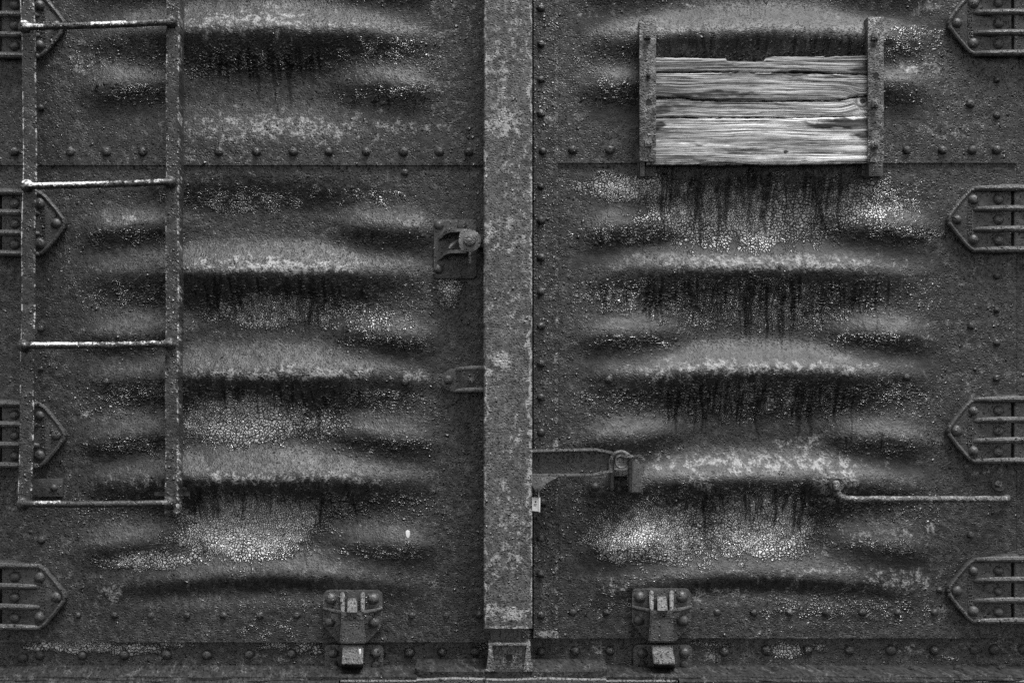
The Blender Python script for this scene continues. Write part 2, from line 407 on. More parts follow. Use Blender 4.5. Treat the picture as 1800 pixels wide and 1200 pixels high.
WEAR_L = [(440, 42, 95, 24, 0.47), (560, 48, 70, 14, 0.30), (480, 225, 170, 26, 0.42), (660, 222, 90, 22, 0.26), (500, 470, 130, 13, 0.64), (400, 462, 60, 10, 0.38),
          (500, 657, 170, 10, 0.51), (725, 660, 22, 9, 0.60), (440, 838, 80, 11, 0.51), (560, 838, 70, 9, 0.42), (640, 845, 60, 8, 0.30), (198, 1040, 20, 18, 0.55),
          (225, 386, 14, 10, 0.50), (150, 122, 40, 18, 0.25), (800, 40, 40, 60, 0.22), (770, 180, 50, 60, 0.14), (715, 385, 30, 10, 0.20), (300, 1050, 200, 40, 0.00), (240, 845, 60, 9, 0.30),
          (150, 725, 8, 10, 0.60), (360, 290, 120, 40, 0.10)]
WEAR_R = [(1330, 462, 190, 15, 0.49), (1330, 648, 205, 14, 0.45), (1190, 662, 70, 11, 0.39), (1330, 812, 190, 15, 0.49), (1240, 848, 22, 22, 0.45), (1640, 115, 16, 14, 0.60), (1605, 122, 20, 8, 0.50),
          (1665, 235, 60, 12, 0.26), (1468, 852, 30, 30, 0.60), (1560, 935, 80, 9, 0.36), (1640, 925, 9, 8, 0.80), (1580, 1020, 70, 22, 0.36), (1440, 1000, 70, 14, 0.23), (1270, 1045, 60, 20, 0.23),
          (1740, 826, 30, 8, 0.40), (1415, 778, 40, 9, 0.55), (1085, 1032, 12, 16, 0.60), (1655, 1066, 10, 9, 0.60), (1450, 973, 6, 6, 0.70), (1350, 1010, 90, 12, 0.16), (1660, 20, 60, 18, 0.23),
          (1380, 1055, 60, 20, 0.20), (1600, 600, 60, 10, 0.20), (1700, 600, 80, 200, 0.05), (1060, 30, 60, 10, 0.16), (1210, 6, 12, 5, 0.70)]
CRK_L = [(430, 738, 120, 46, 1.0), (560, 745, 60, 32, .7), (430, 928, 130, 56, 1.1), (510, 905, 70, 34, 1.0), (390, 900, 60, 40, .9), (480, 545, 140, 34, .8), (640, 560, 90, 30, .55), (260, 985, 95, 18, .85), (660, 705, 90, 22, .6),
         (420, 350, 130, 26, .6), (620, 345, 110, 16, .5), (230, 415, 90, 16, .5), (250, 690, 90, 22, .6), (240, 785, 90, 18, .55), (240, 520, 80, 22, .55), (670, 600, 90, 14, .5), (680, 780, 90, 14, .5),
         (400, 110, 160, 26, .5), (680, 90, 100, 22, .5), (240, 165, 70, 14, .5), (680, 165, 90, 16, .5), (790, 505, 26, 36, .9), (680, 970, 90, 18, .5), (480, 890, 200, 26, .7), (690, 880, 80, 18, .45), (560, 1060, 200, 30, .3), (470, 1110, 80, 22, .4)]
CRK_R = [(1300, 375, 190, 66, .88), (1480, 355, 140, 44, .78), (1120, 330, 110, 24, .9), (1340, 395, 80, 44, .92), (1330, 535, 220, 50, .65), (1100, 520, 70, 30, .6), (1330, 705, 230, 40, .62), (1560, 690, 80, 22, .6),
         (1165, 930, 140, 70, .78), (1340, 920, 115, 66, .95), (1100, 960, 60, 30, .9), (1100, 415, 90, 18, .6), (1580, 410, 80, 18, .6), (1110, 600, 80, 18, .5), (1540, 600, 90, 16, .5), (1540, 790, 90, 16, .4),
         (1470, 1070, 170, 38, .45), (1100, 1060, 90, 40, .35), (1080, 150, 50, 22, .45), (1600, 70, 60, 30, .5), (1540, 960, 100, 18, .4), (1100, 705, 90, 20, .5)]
DRP_L = [(370, 570, 85, 85, 34, 2.9), (340, 640, 485, 70, 36, 2.7), (330, 660, 672, 55, 30, 2.7), (330, 640, 862, 65, 30, 3.0), (560, 770, 160, 40, 14, 2.6), (170, 290, 160, 30, 8, 2.6), (560, 770, 410, 35, 12, 2.4), (560, 770, 596, 35, 12, 2.4), (330, 380, 870, 50, 5, 6), (400, 550, 505, 80, 8, 5), (540, 575, 700, 80, 2, 6)]
DRP_R = [(1160, 1500, 300, 105, 34, 2.9), (1230, 1360, 310, 110, 9, 5.5), (1120, 1560, 490, 105, 70, 2.7), (1150, 1500, 675, 90, 44, 2.7), (1040, 1160, 495, 50, 12, 2.6), (1040, 1170, 400, 45, 10, 2.9), (1220, 1440, 860, 75, 30, 3.2), (1170, 1500, 50, 50, 44, 3.2), (1380, 1440, 680, 100, 5, 5.5), (1440, 1640, 590, 40, 14, 2.4), (1440, 1640, 770, 40, 10, 2.4)]
def smooth_mask(cx, half, amt=0.75):
    def f(X, Y):
        m = np.zeros_like(X); u = np.abs((X - cx) / half); lens = np.sqrt(np.clip(1 - u ** 2.2, 0, 1))
        yy = Y + 10 * (fbm(X / 50, Y / 40, 70) - 0.5)
        for y in MAIN + [1016]:
            m = np.maximum(m, np.exp(-((yy - (y - 10 - 22 * lens)) / (10 + 13 * lens)) ** 4) * (u < 1))
        for y in DART:
            m = np.maximum(m, np.exp(-((yy - (y - 20)) / 14) ** 4) * np.exp(-((u - 0.66) / 0.24) ** 4))
        m = np.maximum(m, np.exp(-((yy - 205) / 15) ** 4) * (u < 0.9))
        return amt * m * np.clip(0.3 + 1.3 * fbm(X / 70, Y / 50, 75), 0, 1)
    return f
def blister_mask(cx, half):
    def f(X, Y):
        u = np.abs((X - cx) / half); m = 0.12 * sst(0.8, 1.05, u) * fbm(X / 80, Y / 80, 55)
        for y in MAIN: m = np.maximum(m, 0.6 * np.exp(-((Y - y - 44) / 30) ** 4) * (u < 1))
        for y in DART: m = np.maximum(m, 0.5 * np.exp(-((Y - y - 22) / 18) ** 4) * np.exp(-((u - 0.66) / 0.26) ** 4))
        return m
    return f
def door_attrs(wear_lit, crk, drp, cx, half):
    return dict(wear_lit=lambda X, Y: blobs(X, Y, wear_lit), crackle=lambda X, Y: blobs(X, Y, crk), drip=lambda X, Y: drips(X, Y, drp),
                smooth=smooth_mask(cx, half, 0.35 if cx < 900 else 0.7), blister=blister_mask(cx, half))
rl = lambda X, Y: relief(X, Y, LX, LH)
rr = lambda X, Y: relief(X, Y, RX, RH)
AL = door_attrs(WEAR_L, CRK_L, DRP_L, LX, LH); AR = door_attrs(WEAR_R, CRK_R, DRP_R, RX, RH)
ragl = lambda X, Y: rl(X, Y)
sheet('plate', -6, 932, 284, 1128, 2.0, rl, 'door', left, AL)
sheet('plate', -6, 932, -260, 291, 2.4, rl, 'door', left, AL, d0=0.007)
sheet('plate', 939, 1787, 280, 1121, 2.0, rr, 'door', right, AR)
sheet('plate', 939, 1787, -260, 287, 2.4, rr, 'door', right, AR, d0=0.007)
# strip along the free edge of the right door, dark overlap strip of the left one behind the gap
def strip_h(X, Y): return 1.2 * (fbm(X / 30, Y / 30, 61) - 0.5) + 1.6 * np.exp(-((X - 977) / 3.0) ** 2)
sheet('edge_strip', 938, 981, -260, 1119, 2.5, strip_h, 'door', right, dict(
    wear_lit=lambda X, Y: 0.5 * np.exp(-((X - 977) / 5) ** 2) * fbm(X / 20, Y / 60, 66) + blobs(X, Y, [(946, 962, 7, 9, .7), (970, 1112, 30, 6, .5), (966, 220, 8, 8, .6)]),
    blister=lambda X, Y: 0.5 * fbm(X / 40, Y / 40, 68)), d0=0.0135)
bm = bmesh.new(); add_prism(bm, [(880, -260), (985, -260), (985, 1118), (880, 1118)], -0.05, -0.03, 0); bm_obj('overlap_strip', bm, 'sill', left)

def surf(px, py):
    X, Y = np.meshgrid(np.linspace(px - 12, px + 12, 13), np.linspace(py - 80, py + 80, 81))
    f = rl if px < 936 else rr
    return float(f(X, Y)[40, 6]) / 1000 + (0.007 if py < 289 else 0)
for x in (25, 124, 187, 251, 385, 451, 516, 578, 644, 709, 772, 824): rivet(x, 267, surf(x, 267), left)
for x in (137, 201, 265, 329, 393, 458, 521, 724, 784, 842): rivet(x, 1081, surf(x, 1081), left, size=0.78)
for x, y, s in [(72, 190, .8), (72, 578, .8), (72, 648, .6), (73, 949, .8), (187, 671, .85), (712, 671, .85), (712, 303, .85), (361, 966, .7), (830, 190, .001)]:
    if s > .01: rivet(x, y, surf(x, y), left, size=s)
for y in (15, 78, 140, 200, 266, 328, 388, 453, 513, 573, 638, 698, 760, 884, 946, 1008, 1081): rivet(951 + (3 if y in (266, 884) else 0), y, 0.0135, right, size=0.85)
for x in (1007, 1072, 1594, 1657, 1709, 1752): rivet(x, 264, surf(x, 264), right)
for x in (1006, 1066, 1261, 1325, 1388, 1452, 1516, 1578, 1643): rivet(x, 1076, surf(x, 1076), right, size=0.8)
for x, y, s in [(1070, 667, .85), (1594, 663, .85), (1752, 141, .7), (1752, 203, .8), (1706, 183, .95), (1752, 485, .75), (1752, 545, .7), (1752, 602, .75), (1752, 665, .8), (1707, 573, .85), (1706, 940, .85), (1651, 1036, .75)]:
    rivet(x, y, surf(x, y), right, size=s)

bm = bmesh.new(); hs = surf(717, 938)
add_prism(bm, [(713, 933), (716, 931.5), (720, 933), (721, 938), (720, 943), (718.5, 945), (718, 950), (717, 950), (716.5, 944), (713.5, 941)], hs - 0.012, hs + 0.004, 0.001, scale_d=hs); bm_obj('paint_spot', bm, 'tag', left)
# ------------------------------------------------------------------ hinge straps
def text_obj(body, px, py, d, size_px, rot, parent, mat):
    cu = bpy.data.curves.new('lettering', 'FONT'); cu.body = body; cu.size = size_px * S * 1.4; cu.extrude = 0.0028; cu.offset = 0.0004
    cu.align_x = 'CENTER'; cu.align_y = 'CENTER'; cu.resolution_u = 2; cu.materials.append(M[mat])
    tmp = bpy.data.objects.new('lettering', cu); COL.objects.link(tmp); bpy.context.view_layer.update()
    me = bpy.data.meshes.new_from_object(tmp.evaluated_get(bpy.context.evaluated_depsgraph_get())); COL.objects.unlink(tmp); bpy.data.objects.remove(tmp)
    o = bpy.data.objects.new('lettering', me); link(o, parent, W(px, py, d)); o.rotation_euler = (R(90), R(rot), 0)
    return o
def hinge(apex, yc, m, door, zoom=1.0):
    """m = +1: strap runs to the right of its point"""
    X = lambda k: apex + m * k
    d = 0.02
    bm = bmesh.new()
    def f(y): return yc + y
    half = [(0, 0), (2, -7), (34, -46), (40, -52), (48, -55.5), (113, -56)]
    pts = [(X(a), f(b)) for a, b in half] + [(X(a), f(-b)) for a, b in half[:0:-1]]
    if m < 0: pts = pts[::-1]
    add_prism(bm, pts, -0.004, d, 0.003)
    o = bm_obj('hinge_strap', bm, 'iron', door)
    # raised rim along the slanted edges and four ribs
    bm = bmesh.new()
    add_tube(bm, [W(X(a), f(b), d) for a, b in [(50, -54), (42, -51), (35, -45), (18, -25), (4, -6), (3, 0), (4, 6), (18, 25), (35, 45), (42, 51), (50, 54)]], 0.0062, 8)
    bm_obj('rim', bm, 'iron', o)
    for yy, x0 in ((-54, 44), (-18, 46), (18, 46), (54, 44)):
        bm = bmesh.new(); e = 126
        add_tube(bm, [W(X(x0), f(yy), d - 0.004), W(X(x0 + 8), f(yy - 0.4), d + 0.004), W(X(80), f(yy - 1), d + 0.012), W(X(105), f(yy - 1.5), d + 0.016), W(X(e), f(yy - 1.5), d + 0.018)],
                 [0.006, 0.0078, 0.009, 0.0094, 0.0096], 10)
        bm_obj('rib', bm, 'iron', o)
    if abs(yc) > 0:
        bm = bmesh.new()
        add_prism(bm, [(X(78), f(-58)), (X(100), f(-63)), (X(128), f(-63)), (X(128), f(-52)), (X(78), f(-54))][::m], 0.0, 0.03, 0.003); bm_obj('lug', bm, 'iron', o)
    for a, b in ((17, 0), (46, -35), (46, 35), (90, -36), (90, 0), (90, 36)):
        rivet(X(a), f(b), d, o, 'iron', 1.12)
    text_obj('PATENTED', X(40), f(0), d, 8.5, 90 if m > 0 else -90, o, 'iron')
    return o
for y in (45, 393, 765, 1049): hinge(116, y, -1, left)
for y in (41, 386, 757, 1038): hinge(1665, y, 1, right)

# ------------------------------------------------------------------ ladder on the left door
lad = bpy.data.objects.new('ladder', None); link(lad, left, W(170, 900, 0.05)); lad['label'] = 'narrow iron ladder with four round rungs bolted to the door'
DL = 0.10
def stile(pts, w_px, side):
    """angle iron following pts [(x of its left edge, y)], web running back to the door on the side that faces +X"""
    bm = bmesh.new(); rows = []
    t = 0.008
    prof_n = None
    for x, y in pts:
        a = W(x, y, DL); w = w_px * S * (D - DL) / D; z = a.z; x0 = a.x; x1 = a.x + w
        pr = [(x0, -DL), (x0, -DL + t), (x1 - t, -DL + t), (x1 - t, -DL + 0.058), (x1, -DL + 0.058), (x1, -DL), (x1 - 0.0045, -DL), (x0 + 0.0045, -DL)]
        if side < 0: pr = [(x0 + x1 - p, e) for p, e in pr]
        rows.append([bm.verts.new((p[0], p[1], z)) for p in pr])
    n = 8
    for i in range(len(rows) - 1):
        for k in range(n): bm.faces.new((rows[i][k], rows[i][(k + 1) % n], rows[i + 1][(k + 1) % n], rows[i + 1][k]))
    bm.faces.new(rows[0]); bm.faces.new(rows[-1][::-1])
    bmesh.ops.recalc_face_normals(bm, faces=bm.faces)
    es = [e for e in bm.edges if abs((e.verts[0].co - e.verts[1].co).normalized().z) > 0.9 and min(v.co.y for v in e.verts) < -DL + 0.004 and len(e.link_faces) == 2 and e.calc_face_angle(0) > 0.4]
    bmesh.ops.bevel(bm, geom=es, offset=0.0025, segments=2, affect='EDGES', clamp_overlap=True)
    me = bpy.data.meshes.new('stile'); bm.to_mesh(me); bm.free()
    edge_lit = np.zeros(len(me.vertices), np.float32)
    for v in me.vertices:
        py = 600 - (v.co.z - ZC) / (S * (D - DL) / D); xl = (np.interp(py, [p[1] for p in pts], [p[0] for p in pts]) - 900) * S * (D - DL) / D
        e = min(abs(v.co.x - xl), abs(v.co.x - xl - w_px * S * (D - DL) / D))
        if v.co.y < -DL + 0.003 and e < 0.0029: edge_lit[v.index] = 0.34  # pale tone paints the light that the stile edges catch
        if side < 0 and v.co.y < -DL + 0.003 and abs(v.co.x - xl) < 0.0029 and (-80 < py < 60 or 170 < py < 460): edge_lit[v.index] = 0.75  # stronger painted light along stretches of the left edge
    me.attributes.new('wear_lit', 'FLOAT', 'POINT').data.foreach_set('value', edge_lit)
    return me
def dense(f, y0, y1, n=60): return [(f(y), y) for y in np.linspace(y0, y1, n)]
fl = lambda y: np.interp(y, [-260, 0, 60, 180, 300, 450, 600, 750, 905], [31, 34.5, 36.5, 40, 39, 37, 36, 33.5, 31]) + 0.8 * math.sin(y / 37)
fr_ = lambda y: np.interp(y, [-260, 0, 300, 600, 905], [293, 292, 291, 290.5, 289]) + 0.6 * math.sin(y / 41 + 1)
st_l = mesh_obj('stile', stile(dense(fl, -260, 903), 24.5, -1), 'ladder', lad, 40)
st_r = mesh_obj('stile', stile(dense(fr_, -260, 903), 23, 1), 'ladder', lad, 40)
def rung(xl, yl, xr, yr, white):
    bm = bmesh.new(); d = DL + 0.014; n = 70
    pts = []; rs = []
    for i in range(n):
        t = i / (n - 1); x = xl + (xr - xl) * t; y = yl + (yr - yl) * t
        sag = 1.2 * math.sin(math.pi * t)
        dd = d + 0.012 * min(1, min(t, 1 - t) * 12)
        yo = -5 * math.exp(-(t / 0.03) ** 2) * 0
        pts.append(W(x, y + sag + 0.5 * math.sin(x / 9) * random.random(), dd))
        rs.append(0.0088 + 0.0008 * random.random() + 0.003 * math.exp(-((min(t, 1 - t)) / 0.025) ** 2))
    add_tube(bm, pts, rs, 14)
    for x, y in ((xl, yl), (xr, yr)):
        add_lathe(bm, x, y, DL - 0.001, [(0.0175, 0), (0.0178, 0.006), (0.0165, 0.012), (0.012, 0.016), (0, 0.017)], 16, wob=0.03)
    bmesh.ops.recalc_face_normals(bm, faces=bm.faces)
    me = bpy.data.meshes.new('rung'); bm.to_mesh(me); bm.free()
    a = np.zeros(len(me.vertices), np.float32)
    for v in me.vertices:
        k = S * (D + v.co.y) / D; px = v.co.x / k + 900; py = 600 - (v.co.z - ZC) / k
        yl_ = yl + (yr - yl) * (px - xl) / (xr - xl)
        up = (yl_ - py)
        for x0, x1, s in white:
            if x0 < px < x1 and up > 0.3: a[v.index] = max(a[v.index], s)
    me.attributes.new('wear_lit', 'FLOAT', 'POINT').data.foreach_set('value', a)
    o = mesh_obj('rung', me, 'ladder', lad, 50)
    for x, y in ((xl, yl), (xr, yr)): rivet(x, y, DL + 0.014, o, 'ladder', 0.72, 'bolt')
    return o
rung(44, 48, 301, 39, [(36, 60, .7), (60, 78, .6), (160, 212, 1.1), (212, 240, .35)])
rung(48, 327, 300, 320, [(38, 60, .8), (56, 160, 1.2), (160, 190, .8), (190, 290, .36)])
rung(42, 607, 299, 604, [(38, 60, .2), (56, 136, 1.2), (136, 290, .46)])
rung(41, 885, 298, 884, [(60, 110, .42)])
def ladder_foot(plate, riv, mat='iron'):
    bm = bmesh.new(); add_prism(bm, plate, 0.0, 0.012, 0.002); o = bm_obj('foot_plate', bm, mat, lad)
    rivet(*riv, 0.012, o, mat, 0.85)
ladder_foot([(28, 841), (110, 841), (110, 873), (28, 873)], (95, 857))
ladder_foot([(271, 841), (334, 839), (334, 872), (271, 872)], (283, 852))
rivet(325, 857, 0.012, lad, 'iron', 0.75)

# ------------------------------------------------------------------ latch bracket and strap on the left door
lb = bpy.data.objects.new('latch_bracket', None); link(lb, left, W(790, 490, 0)); lb['label'] = 'iron fork bracket with a pinned eye beside the lock bar'
bm = bmesh.new(); add_prism(bm, rrect(762, 386, 838, 490, 8), -0.012, 0.012, 0.003); bm_obj('base_plate', bm, 'iron', lb)
for x, y in ((771, 396), (812, 396), (771, 473)): rivet(x, y, 0.012, lb, 'iron', 1.05)
def swept_plate(path, y_half_top, thick, name, parent, mat='iron'):
    """bent bar: path of (px,py,d), round-edged section"""
    bm = bmesh.new(); add_tube(bm, [W(*p) for p in path], thick, 10, flat=1.0); return bm_obj(name, bm, mat, parent)
bm = bmesh.new()
for ya, yb, yc2, xs in ((421, 410, 404.5, 769), (456, 447, 441.5, 768)):
    path = [(xs, ya, 0.012), (xs + 7, (ya + yb) / 2, 0.035), (xs + 14, yb - 2, 0.065), (xs + 24, yc2 + 0.5, 0.09), (xs + 38, yc2, 0.102), (xs + 52, yc2, 0.104)]
    n = len(path); v = []
    for (x, y, d) in path:
        c = W(x, y, d); hh = 0.0045
        v.append([bm.verts.new((c.x, c.y, c.z + hh)), bm.verts.new((c.x + 0.01, -0.006, c.z + hh)), bm.verts.new((c.x + 0.01, -0.006, c.z - hh)), bm.verts.new((c.x, c.y, c.z - hh))])
    for i in range(n - 1):
        for k in range(4): bm.faces.new((v[i][k], v[i][(k + 1) % 4], v[i + 1][(k + 1) % 4], v[i + 1][k]))
    bm.faces.new(v[0]); bm.faces.new(v[-1][::-1])
bm_obj('fork', bm, 'arm', lb)
bm = bmesh.new()
outl = arc(825, 423, 21, 90, -90, 12, 20) + [(812, 441)] + arc(811, 423, 5, -90, -270, 6, 16) + [(812, 404)]
add_prism(bm, [(x, y) for x, y in outl], 0.085, 0.108, 0.0035); eye = bm_obj('eye_plate', bm, 'arm', lb)
bm = bmesh.new(); add_lathe(bm, 826, 422, 0.106, [(0.0165, 0), (0.0165, 0.013), (0.015, 0.017), (0.008, 0.0185), (0, 0.0185)], 18, wob=0.02); bm_obj('pin', bm, 'bracket', lb)
bm = bmesh.new(); add_tube(bm, [W(808, 424, 0.07), W(799, 427, 0.075), W(793, 432, 0.078), (W(790, 437, 0.08))], [0.006, 0.0058, 0.005, 0.004], 10); bm_obj('hook', bm, 'arm', lb)
bm = bmesh.new(); add_tube(bm, [W(826, 436, 0.1), W(826, 447, 0.1), W(826, 458, 0.1), W(825.5, 463, 0.1)], [0.006, 0.0052, 0.005, 0.0025], 10); bm_obj('hanging_pin', bm, 'wet', lb)
bm = bmesh.new(); add_prism(bm, rrect(840, 412, 862, 434, 3), 0.0, 0.09, 0.003); bm_obj('link', bm, 'iron', lb)

ls = bpy.data.objects.new('guide_strap', None); link(ls, left, W(810, 690, 0)); ls['label'] = 'small rounded iron strap riveted behind the lock bar'
bm = bmesh.new()
add_prism(bm, [(862, 650), (862, 686)] + [(800, 688)] + arc(796, 668, 20, -80, -280, 10, 20)[0:] + [(800, 650)], -0.012, 0.024, 0.003); bm_obj('strap_plate', bm, 'iron', ls)
for y0, y1, d0 in ((648, 646, 0.03), (686, 684, 0.03)):
    bm = bmesh.new(); add_tube(bm, [W(797, y0 + (3 if y0 < 660 else 2), 0.012), W(810, y0, 0.036), W(830, (y0 + y1) / 2, 0.065), W(862, y1, 0.09)], [0.004, 0.0065, 0.0072, 0.0075], 10); bm_obj('flange', bm, 'arm', ls)
rivet(788, 667, 0.024, ls, 'iron', 1.05); rivet(829, 669, 0.026, ls, 'bracket', 0.75, 'bolt')

# ------------------------------------------------------------------ door castings at the bottom edge
def lower_lock(cx, y0, door, lean):
    o = bpy.data.objects.new('lock_casting', None); link(o, door, W(cx, y0 + 95, 0))
    o['label'] = 'cast iron door lock housing with a wedge block in its slot'
    X = lambda v: cx + v; Y = lambda v: y0 + v
    bm = bmesh.new()
    add_prism(bm, arc(X(-42), Y(11), 10, 180, 90, 4) + [(X(42), Y(1))] + arc(X(42), Y(11), 10, 90, 0, 4) + [(X(52), Y(58)), (X(48), Y(66)), (X(24), Y(93)), (X(-24), Y(93)), (X(-48), Y(66)), (X(-52), Y(58))], -0.006, 0.024, 0.004)
    bm_obj('base_plate', bm, 'iron', o)
    for a, b in ((-38, 15), (36, 15), (-40, 55), (37, 56)): rivet(X(a), Y(b), 0.024, o, 'iron', 1.18)
    for s in (-1, 1):
        bm = bmesh.new()
        add_hull(bm, [(X(s * 14), Y(3), 0.045), (X(s * 22), Y(3), 0.045), (X(s * 20), Y(40), 0.08), (X(s * 14.5), Y(40), 0.08)], [(X(s * 15), Y(3), 0.0), (X(s * 25), Y(3), 0.0), (X(s * 23), Y(40), 0.0), (X(s * 15), Y(40), 0.0)], 0.003)
        bm_obj('cheek', bm, 'iron', o)
        bm = bmesh.new(); add_tube(bm, [W(X(s * 51), Y(32), 0.022), W(X(s * 36), Y(36), 0.04), W(X(s * 24), Y(38.5), 0.06), W(X(s * 17), Y(39.5), 0.076)], [0.005, 0.006, 0.0065, 0.006], 10); bm_obj('web', bm, 'iron', o)
    bm = bmesh.new()
    add_hull(bm, [(X(-19), Y(38), 0.082), (X(18), Y(38), 0.082), (X(23), Y(94), 0.085), (X(-23), Y(94), 0.085)], [(X(-20), Y(38), 0.0), (X(19), Y(38), 0.0), (X(27), Y(94), 0.0), (X(-27), Y(94), 0.0)], 0.004)
    bm_obj('housing', bm, 'iron', o)
    bm = bmesh.new()
    add_hull(bm, [(X(-9 + lean * .2), Y(14), 0.055), (X(8 + lean * .2), Y(14), 0.055), (X(8 + lean), Y(39.5), 0.095), (X(-10 + lean), Y(39.5), 0.095)], [(X(-9 + lean * .2), Y(13), 0.0), (X(8 + lean * .2), Y(13), 0.0), (X(8 + lean), Y(41), 0.02), (X(-10 + lean), Y(41), 0.02)], 0.002)
    bm_obj('wedge_block', bm, 'iron', o)
    text_obj('CAMEL', X(1), Y(47), 0.083, 8, 0, o, 'iron')
    return o
lower_lock(620, 1037, left, 0); lower_lock(1163, 1034, right, 3)

# ------------------------------------------------------------------ right door: board brackets, arm fork, grab iron
def board_bracket(x0, x1, y0, y1, foot, side_x, items):
    o = bpy.data.objects.new('board_bracket', None); link(o, right, W((x0 + x1) / 2, 310, 0))
    o['label'] = 'pitted iron bar bracket holding one end of the wooden board'
    nx = int((x1 - x0) / 1.5) + 1; 
    bm = bmesh.new(); add_prism(bm, [(x0, y0), (x1, y0), (x1, y1), (x0, y1)], 0.062, 0.071, 0.002); bm_obj('bar', bm, 'bracket', o)
    sx0, sx1 = side_x
    bm = bmesh.new(); add_prism(bm, [(sx0, y0 - 1), (sx1, y0 - 1), (sx1, foot[3]), (sx0, foot[3])], 0.004, 0.0625, 0.001, scale_d=0.06); bm_obj('spacer', bm, 'iron', o)
    bm = bmesh.new(); add_prism(bm, rrect(*foot, 3), -0.01, 0.016, 0.002); fo = bm_obj('foot', bm, 'iron', o)
    for kind, x, y in items:
        if kind == 'nut':
            bm = bmesh.new(); a = random.uniform(-8, 8)
            sq = [(x + 9 * math.cos(R(45 + 90 * k + a)) * 1.0, y - 9 * math.sin(R(45 + 90 * k + a))) for k in range(4)][::-1]
            add_prism(bm, sq, 0.07, 0.088, 0.002); add_lathe(bm, x, y, 0.088, [(0.006, 0), (0.0055, 0.003), (0, 0.0035)], 8); bm_obj('nut', bm, 'bracket', o)
        elif kind == 'stud':
            bm = bmesh.new(); add_lathe(bm, x, y, 0.071, [(0.007, 0), (0.0065, 0.006), (0.004, 0.009), (0, 0.01)], 8, wob=0.15); bm_obj('stud', bm, 'iron', o)
        else:
            bm = bmesh.new(); add_lathe(bm, x, y, 0.0712, [(0.0075, 0.0004), (0, 0.0004)], 14); bm_obj('bolt_hole', bm, 'black', o)
            bm = bmesh.new(); add_lathe(bm, x, y, 0.0712, [(0.0072, 0.0002), (0.0078, 0.0012), (0.0088, 0.0008), (0.009, -0.001)], 14); bm_obj('hole_edge', bm, 'bracket', o)
board_bracket(1124, 1153.5, 33, 284, (1121, 262, 1153, 310), (1125, 1133), [('nut', 1139, 61), ('stud', 1140, 132), ('hole', 1140, 179), ('nut', 1140, 251)])
board_bracket(1526, 1554, 30, 285, (1515, 262, 1552, 310), (1527, 1535), [('nut', 1540, 64), ('hole', 1540, 132), ('nut', 1540, 182), ('nut', 1540, 253)])

fk = bpy.data.objects.new('arm_fork', None); link(fk, right, W(1090, 866, 0)); fk['label'] = 'iron fork lug that holds the pinned end of the locking arm'
bm = bmesh.new(); add_prism(bm, rrect(1036, 838, 1138, 867, 7), -0.012, 0.012, 0.003); bm_obj('base_plate', bm, 'iron', fk)
for x, y in ((1046, 856), (1088, 859), (1123, 853)): rivet(x, y, 0.012, fk, 'iron', 1.0)
bm = bmesh.new(); add_hull(bm, [(1072, 804, 0.11), (1078, 804, 0.11), (1078, 862, 0.07), (1072, 862, 0.07)], [(1074, 812, 0.0), (1082, 812, 0.0), (1082, 862, 0.0), (1074, 862, 0.0)], 0.003); bm_obj('ear', bm, 'arm', fk)
bm = bmesh.new(); add_hull(bm, [(1104, 810, 0.11), (1110, 807, 0.11), (1110, 866, 0.06), (1104, 866, 0.06)], [(1108, 808, 0.0), (1134, 818, 0.0), (1137, 866, 0.0), (1108, 866, 0.0)], 0.003); bm_obj('ear', bm, 'arm', fk)
bm = bmesh.new(); add_prism(bm, [(1078, 825), (1105, 825), (1105, 837), (1078, 837)], 0.0, 0.06, 0.002); bm_obj('cross_piece', bm, 'wet', fk)

gi = bpy.data.objects.new('grab_rail', None); link(gi, right, W(1620, 880, 0)); gi['label'] = 'bent round grab rail bolted low on the door near the hinges'
bm = bmesh.new(); hg = surf(1470, 846) + 0.012
path = [(1470, 853, hg + 0.012), (1470.5, 860, hg + 0.014), (1472, 866, max(0.05, hg + 0.014)), (1478, 872, max(0.054, hg + 0.01)), (1487, 876, 0.056), (1500, 877, 0.058)] + [(1500 + i * 10, 877 + 0.5 * math.sin(i), 0.06) for i in range(1, 26)] + [(1760, 877, 0.06), (1766, 877, 0.056), (1769, 876.5, 0.046), (1770, 876, 0.034), (1770.5, 875.5, 0.024), (1770.5, 875, 0.016), (1770, 874, 0.008), (1769, 873, -0.004)]
add_tube(bm, [W(*p) for p in path], [0.009] * 2 + [0.0092] * (len(path) - 2), 12); bm_obj('rail', bm, 'bracket', gi)
for x, y, h in ((1470, 851, hg), (1755, 850, surf(1755, 850))):
    bm = bmesh.new(); add_lathe(bm, x, y, h - 0.003, [(0.022, -0.03), (0.022, 0.009), (0.0185, 0.013), (0.0135, 0.011), (0, 0.011)], 20, wob=0.02); bm_obj('eye', bm, 'iron', gi)
    rivet(x, y, h + 0.01, gi, 'bracket', 0.85, 'bolt')

# ------------------------------------------------------------------ wooden board
wb = thing('wooden_board', W(1339, 288, 0.05), 'pale weathered wooden board split along its grain, held between two iron bar brackets', 'board')
def cut(y_pts):
    xs, ys = zip(*y_pts); return lambda x: np.interp(x, xs, ys)
c0 = cut([(1140, 101), (1276, 103), (1278, 107.5), (1343, 108), (1347, 102), (1360, 99.5), (1448, 99.5), (1452, 101), (1475, 99), (1540, 98)])
c1 = cut([(1140, 128.5), (1200, 128), (1280, 127), (1350, 128), (1440, 129), (1540, 132)])
c2 = cut([(1140, 145), (1180, 145), (1220, 145), (1270, 144), (1400, 143), (1540, 145)])
c3 = cut([(1140, 174), (1160, 172.5), (1195, 172), (1225, 176), (1290, 178), (1400, 177.5), (1480, 176), (1500, 171), (1540, 168)])
c4 = cut([(1140, 208), (1200, 207), (1290, 207.5), (1400, 207), (1480, 205), (1540, 204)])
